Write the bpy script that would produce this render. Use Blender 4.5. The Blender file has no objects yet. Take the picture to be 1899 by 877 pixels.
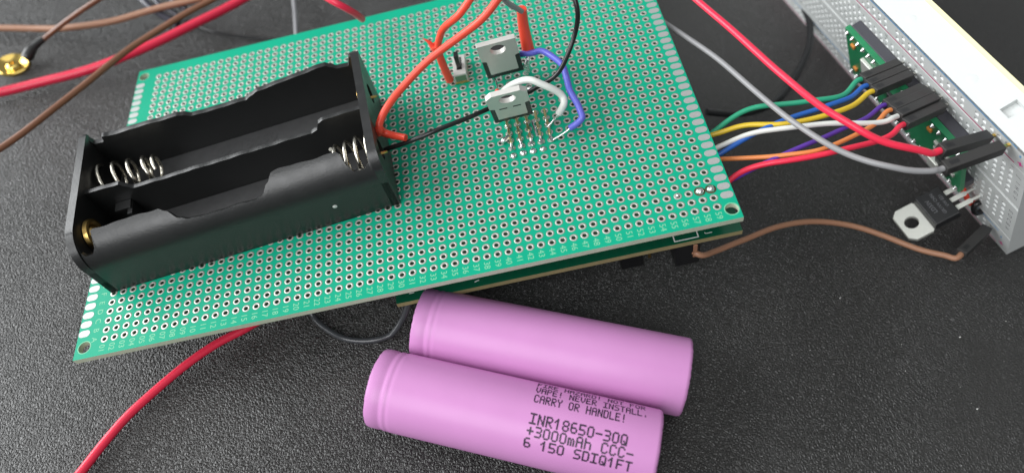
import bpy, bmesh, math, random
from mathutils import Matrix, Vector

# ---------------------------------------------------------------- scene
S = 0.001                                   # everything below is written in millimetres
scene = bpy.context.scene
col = scene.collection
R = math.radians
random.seed(7)

# camera (position in millimetres above the leather surface)
cam_d = bpy.data.cameras.new('camera')
cam = bpy.data.objects.new('camera', cam_d)
col.objects.link(cam)
scene.camera = cam
CAM_POS = Vector((9.25817, -91.66857, 165.37200))
CAM_ROT = Matrix(((0.99032, -0.13828, -0.01241), (0.12001, 0.80764, 0.57733), (-0.06981, -0.57323, 0.81642)))                  # rows: right, up, back
m4 = CAM_ROT.transposed().to_4x4()
m4.translation = CAM_POS * S
cam.matrix_world = m4
cam_d.sensor_width = 36.0
cam_d.lens = 25.11
cam_d.clip_start = 0.005
cam_d.clip_end = 20.0
cam_d.dof.use_dof = True
cam_d.dof.focus_distance = 0.172
cam_d.dof.aperture_fstop = 9.5

# soft grey room light
world = bpy.data.worlds.new('World')
scene.world = world
world.use_nodes = True
bg = world.node_tree.nodes['Background']
bg.inputs['Color'].default_value = (0.93, 0.97, 1.0, 1)
bg.inputs['Strength'].default_value = 0.30

def area(name, pos, target, w, h, power, color):
    d = bpy.data.lights.new(name, 'AREA')
    d.shape = 'RECTANGLE'
    d.size = w * S
    d.size_y = h * S
    d.energy = power
    d.color = color
    o = bpy.data.objects.new(name, d)
    col.objects.link(o)
    p = Vector(pos) * S
    o.location = p
    o.rotation_euler = (Vector(target) * S - p).to_track_quat('-Z', 'Y').to_euler()
    return o

area('window_light', (-1300, 330, 620), (0, 30, 10), 1600, 1200, 45.0, (0.97, 0.99, 1.0))
area('ceiling_light', (60, 250, 1450), (0, 20, 0), 900, 900, 2.8, (1.0, 0.99, 0.97))
area('front_window_light', (-540, -860, 1020), (0, 0, 0), 640, 1000, 12.0, (0.98, 0.99, 1.0))

scene.view_settings.view_transform = 'Standard'
scene.view_settings.look = 'None'
scene.view_settings.exposure = -0.1
scene.view_settings.gamma = 1.0

# ---------------------------------------------------------------- frames
# the perforated board's own frame: x along its long edge, y away from the viewer, z up from its top face; first hole at 0,0
BM = Matrix(((0.98663, 0.00000, -0.16295, -78.18456), (-0.00118, 0.99997, -0.00717, -0.09542), (0.16295, 0.00727, 0.98661, 13.12985), (0, 0, 0, 1)))
# the upright breadboard's frame: x along it to its near end, y up its face, z out of its face
UM = Matrix(((0.17453, -0.45928, -0.87098, 157.48318), (-0.98465, -0.08141, -0.15438, -1.61417), (0.00000, 0.88455, -0.46644, 0.00000), (0, 0, 0, 1)))

def frame(mat):
    m = mat.copy()
    m.translation = mat.translation * S
    return m
BOARD = frame(BM)
UPRIGHT = frame(UM)

# ---------------------------------------------------------------- materials
def mat(name, color, rough=0.5, metal=0.0, noise=0.0, nscale=400.0, bump=0.0, bscale=2000.0, coat=0.0, spec=0.5, sss=0.0, rvar=0.0):
    m = bpy.data.materials.new(name)
    m.use_nodes = True
    nt = m.node_tree
    b = nt.nodes['Principled BSDF']
    b.inputs['Base Color'].default_value = (*color, 1)
    b.inputs['Roughness'].default_value = rough
    b.inputs['Metallic'].default_value = metal
    b.inputs['Specular IOR Level'].default_value = spec
    b.inputs['Coat Weight'].default_value = coat
    b.inputs['Coat Roughness'].default_value = 0.12
    if sss:
        b.inputs['Subsurface Weight'].default_value = sss
        b.inputs['Subsurface Radius'].default_value = (0.002, 0.002, 0.002)
    tc = nt.nodes.new('ShaderNodeTexCoord')
    if noise or rvar:
        n = nt.nodes.new('ShaderNodeTexNoise')
        n.inputs['Scale'].default_value = nscale
        n.inputs['Detail'].default_value = 6
        nt.links.new(tc.outputs['Object'], n.inputs['Vector'])
        if noise:
            mx = nt.nodes.new('ShaderNodeMix')
            mx.data_type = 'RGBA'
            mx.inputs['A'].default_value = (*[c * (1 - noise) for c in color], 1)
            mx.inputs['B'].default_value = (*[min(1, c * (1 + noise)) for c in color], 1)
            nt.links.new(n.outputs['Fac'], mx.inputs['Factor'])
            nt.links.new(mx.outputs['Result'], b.inputs['Base Color'])
        if rvar:
            mr = nt.nodes.new('ShaderNodeMapRange')
            mr.inputs['To Min'].default_value = max(0.02, rough - rvar)
            mr.inputs['To Max'].default_value = min(1, rough + rvar)
            nt.links.new(n.outputs['Fac'], mr.inputs['Value'])
            nt.links.new(mr.outputs['Result'], b.inputs['Roughness'])
    if bump:
        n2 = nt.nodes.new('ShaderNodeTexNoise')
        n2.inputs['Scale'].default_value = bscale
        n2.inputs['Detail'].default_value = 4
        nt.links.new(tc.outputs['Object'], n2.inputs['Vector'])
        bp = nt.nodes.new('ShaderNodeBump')
        bp.inputs['Strength'].default_value = bump
        bp.inputs['Distance'].default_value = 0.00006
        nt.links.new(n2.outputs['Fac'], bp.inputs['Height'])
        nt.links.new(bp.outputs['Normal'], b.inputs['Normal'])
    return m

def leather_material():
    m = bpy.data.materials.new('black_leather')
    m.use_nodes = True
    nt = m.node_tree
    b = nt.nodes['Principled BSDF']
    tc = nt.nodes.new('ShaderNodeTexCoord')
    warp = nt.nodes.new('ShaderNodeTexNoise')
    warp.inputs['Scale'].default_value = 700
    warp.inputs['Detail'].default_value = 3
    nt.links.new(tc.outputs['Object'], warp.inputs['Vector'])
    add = nt.nodes.new('ShaderNodeMixRGB')
    add.blend_type = 'ADD'
    add.inputs['Fac'].default_value = 0.0012
    nt.links.new(tc.outputs['Object'], add.inputs['Color1'])
    nt.links.new(warp.outputs['Color'], add.inputs['Color2'])
    v = nt.nodes.new('ShaderNodeTexVoronoi')
    v.feature = 'DISTANCE_TO_EDGE'
    v.inputs['Scale'].default_value = 1350
    nt.links.new(add.outputs['Color'], v.inputs['Vector'])
    mr = nt.nodes.new('ShaderNodeMapRange')
    mr.inputs['From Min'].default_value = 0.0
    mr.inputs['From Max'].default_value = 0.28
    nt.links.new(v.outputs['Distance'], mr.inputs['Value'])
    n = nt.nodes.new('ShaderNodeTexNoise')
    n.inputs['Scale'].default_value = 1800
    n.inputs['Detail'].default_value = 5
    nt.links.new(tc.outputs['Object'], n.inputs['Vector'])
    mm = nt.nodes.new('ShaderNodeMath')
    mm.operation = 'MULTIPLY_ADD'
    mm.inputs[1].default_value = 0.55
    nt.links.new(n.outputs['Fac'], mm.inputs[0])
    nt.links.new(mr.outputs['Result'], mm.inputs[2])
    bp = nt.nodes.new('ShaderNodeBump')
    bp.inputs['Distance'].default_value = 0.00027
    nt.links.new(mm.outputs['Value'], bp.inputs['Height'])
    nt.links.new(bp.outputs['Normal'], b.inputs['Normal'])
    big = nt.nodes.new('ShaderNodeTexNoise')
    big.inputs['Scale'].default_value = 30
    big.inputs['Detail'].default_value = 5
    nt.links.new(tc.outputs['Object'], big.inputs['Vector'])
    r2 = nt.nodes.new('ShaderNodeMapRange')
    r2.inputs['To Min'].default_value = 0.22
    r2.inputs['To Max'].default_value = 0.37
    nt.links.new(big.outputs['Fac'], r2.inputs['Value'])
    nt.links.new(r2.outputs['Result'], b.inputs['Roughness'])
    patch = nt.nodes.new('ShaderNodeTexNoise')
    patch.inputs['Scale'].default_value = 14
    patch.inputs['Detail'].default_value = 3
    nt.links.new(tc.outputs['Object'], patch.inputs['Vector'])
    r3 = nt.nodes.new('ShaderNodeMapRange')
    r3.inputs['From Min'].default_value = 0.3
    r3.inputs['From Max'].default_value = 0.7
    r3.inputs['To Min'].default_value = 0.5
    r3.inputs['To Max'].default_value = 1.0
    nt.links.new(patch.outputs['Fac'], r3.inputs['Value'])
    nt.links.new(r3.outputs['Result'], bp.inputs['Strength'])
    mx = nt.nodes.new('ShaderNodeMix')
    mx.data_type = 'RGBA'
    mx.inputs['A'].default_value = (0.021, 0.0205, 0.0195, 1)
    mx.inputs['B'].default_value = (0.034, 0.033, 0.031, 1)
    nt.links.new(big.outputs['Fac'], mx.inputs['Factor'])
    nt.links.new(mx.outputs['Result'], b.inputs['Base Color'])
    b.inputs['Specular IOR Level'].default_value = 0.6
    return m

M = {}
M['leather'] = leather_material()
M['pcb'] = mat('green_solder_mask', (0.006, 0.335, 0.20), 0.36, noise=0.08, nscale=60, spec=0.12, rvar=0.06)
M['fr4'] = mat('bare_board_edge', (0.50, 0.56, 0.42), 0.7, noise=0.15, nscale=900)
M['fr4dark'] = mat('mask_clearance', (0.10, 0.19, 0.11), 0.6)
M['tin'] = mat('tinned_copper', (0.52, 0.515, 0.48), 0.42, metal=0.6, noise=0.08, nscale=1500, bump=0.15, bscale=3000)
M['tin_flat'] = mat('dull_tinned_copper', (0.42, 0.43, 0.42), 0.5, metal=0.4, noise=0.14, nscale=2500, bump=0.3, bscale=4000)
M['solder'] = mat('solder', (0.80, 0.80, 0.79), 0.2, metal=1.0, bump=0.3, bscale=1500)
M['flux'] = mat('gold_plated_pin', (0.62, 0.52, 0.27), 0.3, metal=0.9, noise=0.2, nscale=1500)
M['silk'] = mat('pale_green_print', (0.19, 0.50, 0.31), 0.6)
M['white_ink'] = mat('white_print', (0.75, 0.78, 0.75), 0.6)
M['dark_pcb'] = mat('dark_green_mask', (0.004, 0.085, 0.042), 0.16, noise=0.1, nscale=100)
M['dark_edge'] = mat('brown_board_edge', (0.30, 0.25, 0.12), 0.7, noise=0.2, nscale=900)
M['black_plastic'] = mat('black_moulded_plastic', (0.012, 0.0125, 0.0125), 0.36, spec=0.72, bump=0.5, bscale=1700, rvar=0.10, nscale=300)
M['black_smooth'] = mat('black_smooth_plastic', (0.012, 0.012, 0.013), 0.3, bump=0.06, bscale=2600)
M['housing'] = mat('black_connector_plastic', (0.034, 0.033, 0.032), 0.45, bump=0.12, bscale=3000)
M['epoxy'] = mat('black_epoxy', (0.016, 0.016, 0.017), 0.42, bump=0.12, bscale=4000)
M['tab'] = mat('nickel_tab', (0.62, 0.61, 0.575), 0.45, metal=0.3, noise=0.05, nscale=500, bump=0.08, bscale=3500)
M['tab_pale'] = mat('pale_tin_tab', (0.74, 0.75, 0.69), 0.5, metal=0.55, noise=0.05, nscale=500)
M['steel'] = mat('spring_steel', (0.80, 0.76, 0.66), 0.22, metal=1.0)
M['brass'] = mat('brass', (0.72, 0.48, 0.16), 0.3, metal=1.0, noise=0.1, nscale=800)
M['gold'] = mat('gold_plating', (0.86, 0.62, 0.18), 0.18, metal=1.0, noise=0.05, nscale=900)
M['wrap'] = mat('pink_shrink_wrap', (0.575, 0.25, 0.525), 0.38, noise=0.05, nscale=150, coat=0.0, spec=0.4, bump=0.05, bscale=500)
M['ink'] = mat('dark_ink', (0.022, 0.008, 0.03), 0.5)
M['white_plastic'] = mat('white_plastic', (0.60, 0.62, 0.61), 0.45, noise=0.02, nscale=200, sss=0.25)
M['socket'] = mat('socket_interior', (0.72, 0.73, 0.73), 0.5)
M['foam'] = mat('cream_foam_tape', (0.78, 0.72, 0.44), 0.8, noise=0.08, nscale=900)
M['red_line'] = mat('pink_red_line', (0.55, 0.10, 0.22), 0.6)
M['blue_line'] = mat('blue_line', (0.12, 0.33, 0.60), 0.6)
M['pink_mark'] = mat('magenta_mark', (0.75, 0.04, 0.30), 0.6)
M['grey_ink'] = mat('grey_print', (0.13, 0.13, 0.14), 0.6)
M['pico'] = mat('bright_green_mask', (0.012, 0.19, 0.075), 0.4, noise=0.25, nscale=300)
M['header'] = mat('grey_black_header', (0.05, 0.05, 0.06), 0.4)
M['copper_pad'] = mat('orange_component', (0.62, 0.22, 0.04), 0.5)
M['lit_floor_plastic'] = mat('lit_floor_black_plastic', (0.045, 0.045, 0.046), 0.5, noise=0.25, nscale=500, bump=0.2, bscale=2600)  # same black plastic, lightened: light on the holder floor painted into its colour
M['black_painted_sheen'] = mat('painted_sheen_black_insulation', (0.05, 0.053, 0.058), 0.22)  # black wire's colour raised to paint in the window's bluish highlight
M['flux_brown'] = mat('burnt_flux', (0.055, 0.05, 0.02), 0.3)
M['dust'] = mat('dust', (0.6, 0.6, 0.58), 0.9)
def wire_mat(name, c, rough=0.33, spec=0.5):
    return mat(name, c, rough, noise=0.05, nscale=200, spec=spec, bump=0.05, bscale=900)
M['red_orange'] = wire_mat('orange_red_insulation', (0.82, 0.075, 0.04), 0.35)
M['red'] = wire_mat('red_insulation', (0.84, 0.03, 0.075), 0.3)
M['pink_red'] = wire_mat('pinkish_red_insulation', (0.74, 0.025, 0.07), 0.3)
M['brown'] = wire_mat('brown_insulation', (0.20, 0.085, 0.045), 0.35)
M['tan'] = wire_mat('tan_insulation', (0.34, 0.17, 0.10), 0.45)
M['coax'] = wire_mat('dark_brown_insulation', (0.16, 0.06, 0.03), 0.3)
M['black'] = wire_mat('black_insulation', (0.010, 0.010, 0.011), 0.28)
M['grey'] = wire_mat('grey_insulation', (0.27, 0.27, 0.28), 0.35)
M['taupe'] = wire_mat('light_grey_insulation', (0.28, 0.28, 0.285), 0.35)
M['white'] = wire_mat('white_insulation', (0.72, 0.74, 0.70), 0.4)
M['blue_violet'] = wire_mat('violet_blue_insulation', (0.12, 0.13, 0.58), 0.35)
M['green'] = wire_mat('green_insulation', (0.03, 0.36, 0.20), 0.35)
M['blue'] = wire_mat('blue_insulation', (0.02, 0.12, 0.48), 0.35)
M['yellow'] = wire_mat('yellow_insulation', (0.72, 0.50, 0.03), 0.35)
M['purple'] = wire_mat('purple_insulation', (0.10, 0.035, 0.32), 0.35)
M['orange'] = wire_mat('orange_insulation', (0.72, 0.24, 0.07), 0.35)
M['dim_blue'] = wire_mat('bluish_black_insulation', (0.045, 0.045, 0.06), 0.2)

# ---------------------------------------------------------------- mesh helpers
class MB:
    """collects vertices (mm) and faces of one mesh"""
    def __init__(self):
        self.v, self.f, self.mi = [], [], []
    def add(self, vs, fs, mi=0, mat=None):
        o = len(self.v)
        if mat is not None:
            vs = [mat @ Vector(p) for p in vs]
        self.v += [tuple(p) for p in vs]
        self.f += [tuple(i + o for i in f) for f in fs]
        self.mi += [mi] * len(fs) if isinstance(mi, int) else list(mi)
        return self
    def box(self, x0, x1, y0, y1, z0, z1, mi=0, mat=None):
        vs = [(x, y, z) for z in (z0, z1) for y in (y0, y1) for x in (x0, x1)]
        fs = [(0, 2, 3, 1), (4, 5, 7, 6), (0, 1, 5, 4), (2, 6, 7, 3), (0, 4, 6, 2), (1, 3, 7, 5)]
        return self.add(vs, fs, mi, mat)
    def tube(self, pts, r, n=14, sub=6, mi=0, mat=None, caps=True):
        P = [Vector(p) for p in pts]
        if len(P) > 2 and sub > 1:
            Q, RR = [], []
            rr = r if isinstance(r, (list, tuple)) else [r] * len(P)
            for i in range(len(P) - 1):
                a = P[i - 1] if i else P[0] * 2 - P[1]
                b, c = P[i], P[i + 1]
                d = P[i + 2] if i + 2 < len(P) else P[-1] * 2 - P[-2]
                for k in range(sub):
                    t = k / sub
                    Q.append(0.5 * ((2 * b) + (c - a) * t + (2 * a - 5 * b + 4 * c - d) * t * t + (3 * b - a - 3 * c + d) * t ** 3))
                    RR.append(rr[i] * (1 - t) + rr[i + 1] * t)
            Q.append(P[-1]); RR.append(rr[-1])
        else:
            Q = P
            RR = list(r) if isinstance(r, (list, tuple)) else [r] * len(P)
        if len(Q) > 40:                                # hand-bent wire is never a perfect curve
            for i in range(1, len(Q) - 1):
                k = min(1, i / 6, (len(Q) - 1 - i) / 6) * .13
                Q[i] = Q[i] + Vector((math.sin(i * .31 + len(P)), math.sin(i * .23 + 2.1 * len(P)), math.sin(i * .37 + 1.0))) * k
        vs, fs = [], []
        T = [(Q[min(i + 1, len(Q) - 1)] - Q[max(i - 1, 0)]).normalized() for i in range(len(Q))]
        ref = Vector((0, 0, 1)) if abs(T[0].z) < 0.9 else Vector((1, 0, 0))
        a = T[0].cross(ref).normalized()
        for i, q in enumerate(Q):
            a = (a - T[i] * a.dot(T[i])).normalized()
            b = T[i].cross(a)
            for k in range(n):
                th = 2 * math.pi * k / n
                vs.append(q + (a * math.cos(th) + b * math.sin(th)) * RR[i])
        for i in range(len(Q) - 1):
            for k in range(n):
                k2 = (k + 1) % n
                fs.append((i * n + k, i * n + k2, (i + 1) * n + k2, (i + 1) * n + k))
        if caps:
            fs.append(tuple(reversed(range(n))))
            fs.append(tuple((len(Q) - 1) * n + k for k in range(n)))
        return self.add(vs, fs, mi, mat)
    def lathe(self, prof, n=32, mi=0, mat=None, axis='z'):
        """prof: (radius, height) list, turned about an axis"""
        vs, fs = [], []
        for r, h in prof:
            for k in range(n):
                th = 2 * math.pi * k / n
                c, s = r * math.cos(th), r * math.sin(th)
                vs.append((c, s, h) if axis == 'z' else (h, c, s))
        for i in range(len(prof) - 1):
            for k in range(n):
                k2 = (k + 1) % n
                fs.append((i * n + k, i * n + k2, (i + 1) * n + k2, (i + 1) * n + k))
        if prof[0][0] > 1e-6:
            pass
        return self.add(vs, fs, mi, mat)
    def blob(self, c, r, h, n=12, mi=0, seed=0, mat=None):
        """uneven solder dome sitting at c"""
        rnd = random.Random(seed)
        prof = [(1.0, 0), (0.97, 0.25), (0.8, 0.62), (0.5, 0.88), (0.2, 0.99), (0.001, 1.0)]
        vs, fs = [], []
        jit = [1 + rnd.uniform(-0.14, 0.14) for _ in range(n)]
        for a, b in prof:
            for k in range(n):
                th = 2 * math.pi * k / n
                vs.append((c[0] + r * a * jit[k] * math.cos(th), c[1] + r * a * jit[k] * math.sin(th), c[2] + h * b))
        for i in range(len(prof) - 1):
            for k in range(n):
                k2 = (k + 1) % n
                fs.append((i * n + k, i * n + k2, (i + 1) * n + k2, (i + 1) * n + k))
        return self.add(vs, fs, mi, mat)
    def prism(self, outline, z0, z1, mi=0, mat=None):
        n = len(outline)
        vs = [(x, y, z0) for x, y in outline] + [(x, y, z1) for x, y in outline]
        fs = [tuple(reversed(range(n))), tuple(range(n, 2 * n))]
        fs += [(i, (i + 1) % n, n + (i + 1) % n, n + i) for i in range(n)]
        return self.add(vs, fs, mi, mat)
    def build(self, name, mats, parent=None, smooth=40, bevel=0.0, world=None):
        me = bpy.data.meshes.new(name)
        me.from_pydata([(x * S, y * S, z * S) for x, y, z in self.v], [], self.f)
        ms = mats if isinstance(mats, (list, tuple)) else [mats]
        for m in ms:
            me.materials.append(m)
        if len(ms) > 1:
            me.polygons.foreach_set('material_index', self.mi)
        if smooth:
            me.polygons.foreach_set('use_smooth', [True] * len(me.polygons))
            me.update()
            me.set_sharp_from_angle(angle=R(smooth))
        me.update()
        o = bpy.data.objects.new(name, me)
        col.objects.link(o)
        if parent:
            o.parent = parent
        if world is not None:
            o.matrix_world = world
        if bevel:
            b = o.modifiers.new('bevel', 'BEVEL')
            b.width = bevel * S
            b.segments = 2
            b.limit_method = 'ANGLE'
            b.angle_limit = R(50)
        return o

def circle(cx, cy, r, n=28, ry=None):
    ry = ry or r
    return [(cx + r * math.cos(2 * math.pi * k / n), cy + ry * math.sin(2 * math.pi * k / n)) for k in range(n)]

def plate(mb, outline, holes, z0, z1, mi=0, side_mi=None, mat=None):
    """flat plate with holes, triangulated by a filled 2D curve"""
    cu = bpy.data.curves.new('outline', 'CURVE')
    cu.dimensions = '2D'
    cu.fill_mode = 'BOTH'
    for poly in [outline] + list(holes):
        sp = cu.splines.new('POLY')
        sp.points.add(len(poly) - 1)
        for p, (x, y) in zip(sp.points, poly):
            p.co = (x, y, 0, 1)
        sp.use_cyclic_u = True
    ob = bpy.data.objects.new('outline', cu)
    col.objects.link(ob)
    dg = bpy.context.evaluated_depsgraph_get()
    ev = ob.evaluated_get(dg)
    me = ev.to_mesh()
    vs = [tuple(v.co) for v in me.vertices]
    fs = []
    for p in me.polygons:
        f = tuple(p.vertices)
        fs.append(f if p.normal.z > 0 else tuple(reversed(f)))
    ev.to_mesh_clear()
    bpy.data.objects.remove(ob)
    bpy.data.curves.remove(cu)
    n = len(vs)
    mb.add([(x, y, z1) for x, y, _ in vs], fs, mi, mat)
    mb.add([(x, y, z0) for x, y, _ in vs], [tuple(reversed(f)) for f in fs], mi, mat)
    sm = mi if side_mi is None else side_mi
    for poly in [outline] + list(holes):
        k = len(poly)
        area2 = sum(poly[i][0] * poly[(i + 1) % k][1] - poly[(i + 1) % k][0] * poly[i][1] for i in range(k))
        want = poly is outline
        pl = poly if (area2 > 0) == want else list(reversed(poly))
        mb.add([(x, y, z0) for x, y in pl] + [(x, y, z1) for x, y in pl],
               [(i, (i + 1) % k, k + (i + 1) % k, k + i) for i in range(k)], sm, mat)
    return mb

def text(mb, s, size, mat, align='CENTER', mi=0, thick=0.0):
    """printed writing as thin flat faces; mat places it"""
    cu = bpy.data.curves.new('writing', 'FONT')
    cu.body = s
    cu.size = size
    cu.align_x = align
    cu.align_y = 'CENTER'
    cu.resolution_u = 3
    cu.offset = thick
    ob = bpy.data.objects.new('writing', cu)
    col.objects.link(ob)
    dg = bpy.context.evaluated_depsgraph_get()
    ev = ob.evaluated_get(dg)
    me = ev.to_mesh()
    mb.add([tuple(v.co) for v in me.vertices], [tuple(p.vertices) for p in me.polygons], mi, mat)
    ev.to_mesh_clear()
    bpy.data.objects.remove(ob)
    bpy.data.curves.remove(cu)

def tag(o, label=None, cat=None, group=None, kind=None):
    if label: o['label'] = label
    if cat: o['category'] = cat
    if group: o['group'] = group
    if kind: o['kind'] = kind
    return o

def thing(name, label, cat, world=None, group=None):
    o = bpy.data.objects.new(name, None)
    o.empty_display_size = 0.005
    col.objects.link(o)
    if world is not None:
        o.matrix_world = world
    return tag(o, label, cat, group)

def at(base, x, y, z, rot=None):
    m = Matrix.Translation(Vector((x, y, z)) * S)
    return base @ (m @ rot if rot is not None else m)

def axes(origin, xa, ya, za):
    m = Matrix((xa, ya, za)).transposed().to_4x4()
    m.translation = Vector(origin)
    return m

def hole_cell(mb, cx, cy, z, half, r, rc, n=16, mi_face=0, mi_ring=1):
    """square tile with a round hole and a clearance ring round it (top face only)"""
    vs = []
    for rad in (r, rc, None):
        for k in range(n):
            th = 2 * math.pi * k / n
            c, s = math.cos(th), math.sin(th)
            q = rad if rad is not None else half / max(abs(c), abs(s))
            vs.append((cx + q * c, cy + q * s, z))
    fs, mi = [], []
    for ring in range(2):
        for k in range(n):
            k2 = (k + 1) % n
            a = ring * n
            fs.append((a + k, a + n + k, a + n + k2, a + k2))
            mi.append(mi_ring if ring == 0 else mi_face)
    mb.add(vs, fs, mi)

# ---------------------------------------------------------------- the surface
mb = MB()
mb.box(-700, 900, -500, 1300, -20, 0)
tag(mb.build('leather_surface', M['leather'], smooth=0), 'black pebbled leather surface', None, kind='structure')
P = 2.54

# ---------------------------------------------------------------- perforated board
NX, NY = 59, 37
XL, XR, YF, YB = -7.2, 152.0, -4.2, 96.0
g0, g1, h0, h1 = -P / 2, (NX - 0.5) * P, -P / 2, (NY - 0.5) * P
board = thing('perforated_board', 'green perforated board of tinned holes with printed column numbers along its front edge', 'circuit board', BOARD)
mb = MB()
for j in range(NY):
    for i in range(NX):
        hole_cell(mb, i * P, j * P, 0, P / 2, 0.60, 1.0)
# drilled walls
for j in range(NY):
    for i in range(NX):
        mb.lathe([(0.60, 0), (0.60, -1.6)], 16, 1, Matrix.Translation((i * P, j * P, 0)))
# underside and margins
plate(mb, [(XL, YF), (g0, YF), (g0, YB), (XL, YB)], [circle(-4.9, -1.2, 1.55), circle(-5.1, 92.9, 1.55)], -1.6, 0, 0, 2)
plate(mb, [(g1, YF), (XR, YF), (XR, YB), (g1, YB)], [circle(150.2, -1.4, 1.55), circle(150.2, 92.9, 1.55)], -1.6, 0, 0, 2)
mb.box(g0, g1, YF, h0, -1.6, 0, [0, 0, 2, 2, 2, 2])
mb.box(g0, g1, h1, YB, -1.6, 0, [0, 0, 2, 2, 2, 2])
for j in range(NY):
    for i in range(NX):
        n = 16
        vs = []
        for rad in (0.60, None):
            for k in range(n):
                th = 2 * math.pi * k / n
                c, s = math.cos(th), math.sin(th)
                q = rad if rad is not None else P / 2 / max(abs(c), abs(s))
                vs.append((i * P + q * c, j * P + q * s, -1.6))
        mb.add(vs, [(k, (k + 1) % n, n + (k + 1) % n, n + k) for k in range(n)], 0)
mb.build('board', [M['pcb'], M['fr4dark'], M['fr4']], board, smooth=0)

# tinned rings: the hundred that show largest are parts of their own
pad_prof = [(0.50, -0.22), (0.50, -0.02), (0.55, 0.03), (0.65, 0.05), (0.78, 0.045), (0.87, 0.022), (0.90, 0.002)]
HOLD_O = (-0.45, 12.9); HOLD_A = math.atan2(7.7, 73.9); HOLD_L, HOLD_W = 75.0, 38.5
def under_holder(x, y):
    dx, dy = x - HOLD_O[0], y - HOLD_O[1]
    c, s = math.cos(HOLD_A), math.sin(HOLD_A)
    u, v = dx * c + dy * s, -dx * s + dy * c
    return 0 < u < HOLD_L and 0 < v < HOLD_W
def in_view(x, y):
    q = CAM_ROT @ (BM @ Vector((x, y, 0)) - CAM_POS)
    sx, sy = q.x / -q.z * 1324.5, q.y / -q.z * 1324.5
    return abs(sx) < 945 and abs(sy) < 435
cells = []
for j in range(NY):
    for i in range(NX):
        d = (BM @ Vector((i * P, j * P, 0)) - CAM_POS).length
        hid = under_holder(i * P, j * P) or not in_view(i * P, j * P)
        cells.append((d + (1e4 if hid else 0), i, j))
cells.sort()
pm = MB().lathe(pad_prof, 20)
first = pm.build('pad', M['tin'], board, smooth=60)
for k, (d, i, j) in enumerate(cells[:100]):
    o = first if k == 0 else first.copy()
    if k:
        col.objects.link(o)
        o.parent = board
    o.location = (i * P * S, j * P * S, 0)
mb = MB()
for d, i, j in cells[100:]:
    mb.lathe(pad_prof, 16, mat=Matrix.Translation((i * P, j * P, 0)))
tag(mb.build('pads', M['tin'], board, smooth=60), kind='stuff')
# oval contact pads along the two short edges
def oval(mb, cx, cy, w, h, z0, z1, n=10):
    r = h / 2
    out = []
    for sgn, base in ((1, -90), (-1, 90)):
        for k in range(n + 1):
            th = R(base + 180 * k / n)
            out.append((cx + sgn * (w / 2 - r) + r * math.cos(th), cy + r * math.sin(th)))
    mb.prism(out, z0, z1)
ep = None
for k in range(35):
    for cx in (-5.7, 150.3):
        if ep is None:
            mb = MB(); oval(mb, 0, 0, 2.9, 1.85, -0.3, 0.045)
            ep = mb.build('edge_pad', M['tin_flat'], board, smooth=30)
            o = ep
        else:
            o = ep.copy(); col.objects.link(o); o.parent = board
        o.location = (cx * S, (2.6 + P * k) * S, 0)
# printed numbers and letters
mb = MB()
rz = Matrix.Rotation(R(-90), 4, 'Z')
for i in range(NX):
    text(mb, '%02d' % (i + 1), 2.05, Matrix.Translation((i * P - 0.35, -2.42, 0.012)) @ rz, thick=0.0)
for j in range(26):
    text(mb, 'ABCDEFGHIJKLMNOPQRSTUVWXYZ'[j], 2.0, Matrix.Translation((-2.75, j * P + 0.35, 0.012)) @ rz, thick=0.0)
mb.build('printed_numbers', M['silk'], board, smooth=0)
# rims of the mounting holes
for cx, cy in ((-4.9, -1.2), (-5.1, 92.9), (150.2, -1.4), (150.2, 92.9)):
    MB().lathe([(1.49, -0.15), (1.5, 0.02), (1.55, 0.03), (1.70, 0.006)], 28, mat=Matrix.Translation((cx, cy, 0))).build('mounting_hole_rim', M['silk'], board)
# soldering on the board
sj = [(57, 2, .95, .75), (58, 2, .95, .75), (42, 11, .95, .8), (43, 11, .95, .7), (44, 11, .9, .7), (41, 10.9, .85, .8),
      (44, 16, .7, .9), (55, 2.05, .5, .5), (40.2, 19.2, .8, .7), (40.2, 18.0, .7, .5), (44.0, 19.6, .8, .6)]
for q, (i, j, r, h) in enumerate(sj):
    mb = MB(); mb.blob((i * P, j * P, 0.02), r, h, seed=q)
    jt = mb.build('solder_joint', M['solder'], board, smooth=70)
    if q < 2:
        MB().lathe([(.8, .05), (1.12, .055), (1.3, .01)], 18, mat=Matrix.Translation((i * P, j * P, 0))).build('flux_ring', M['flux_brown'], jt)
# five solder bridges with gold pins bedded in them
for q in range(5):
    c = 41 + q
    rnd = random.Random(40 + q)
    mb = MB()
    for j in (12, 13, 14, 15):
        mb.blob(((c + rnd.uniform(-.06, .06)) * P, (j + rnd.uniform(-.1, .1)) * P, 0.02), rnd.uniform(.55, .82), rnd.uniform(.5, .95), seed=q * 7 + j)
    pts = [((c + rnd.uniform(-.05, .05)) * P, j * P, 0.35 + rnd.uniform(-.05, .25)) for j in (11.6, 12.1, 12.6, 13.1, 13.6, 14.1, 14.6, 15.1)]
    mb.tube(pts, [.45, .38, .5, .34, .48, .36, .45, .3], 8, 3)
    br = mb.build('solder_bridge', M['solder'], board, smooth=70)
    for a, b in ((15.9, 14.75), (14.45, 13.55), (13.2, 12.5)):
        g = MB()
        g.tube([(c * P + rnd.uniform(-.1, .1), a * P, 0.95), (c * P + rnd.uniform(-.1, .1), b * P, 0.75)], [.30, .36], 6, 1)
        g.build('pin', M['flux'], br, smooth=30)
mb = MB(); mb.tube([(40.05 * P, 12.9 * P, .4), (40.4 * P, 13.0 * P, .8), (40.95 * P, 13.35 * P, .7)], [.55, .75, .6], 10, 4)
mb.build('solder_bridge', M['solder'], board, smooth=70)
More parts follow.
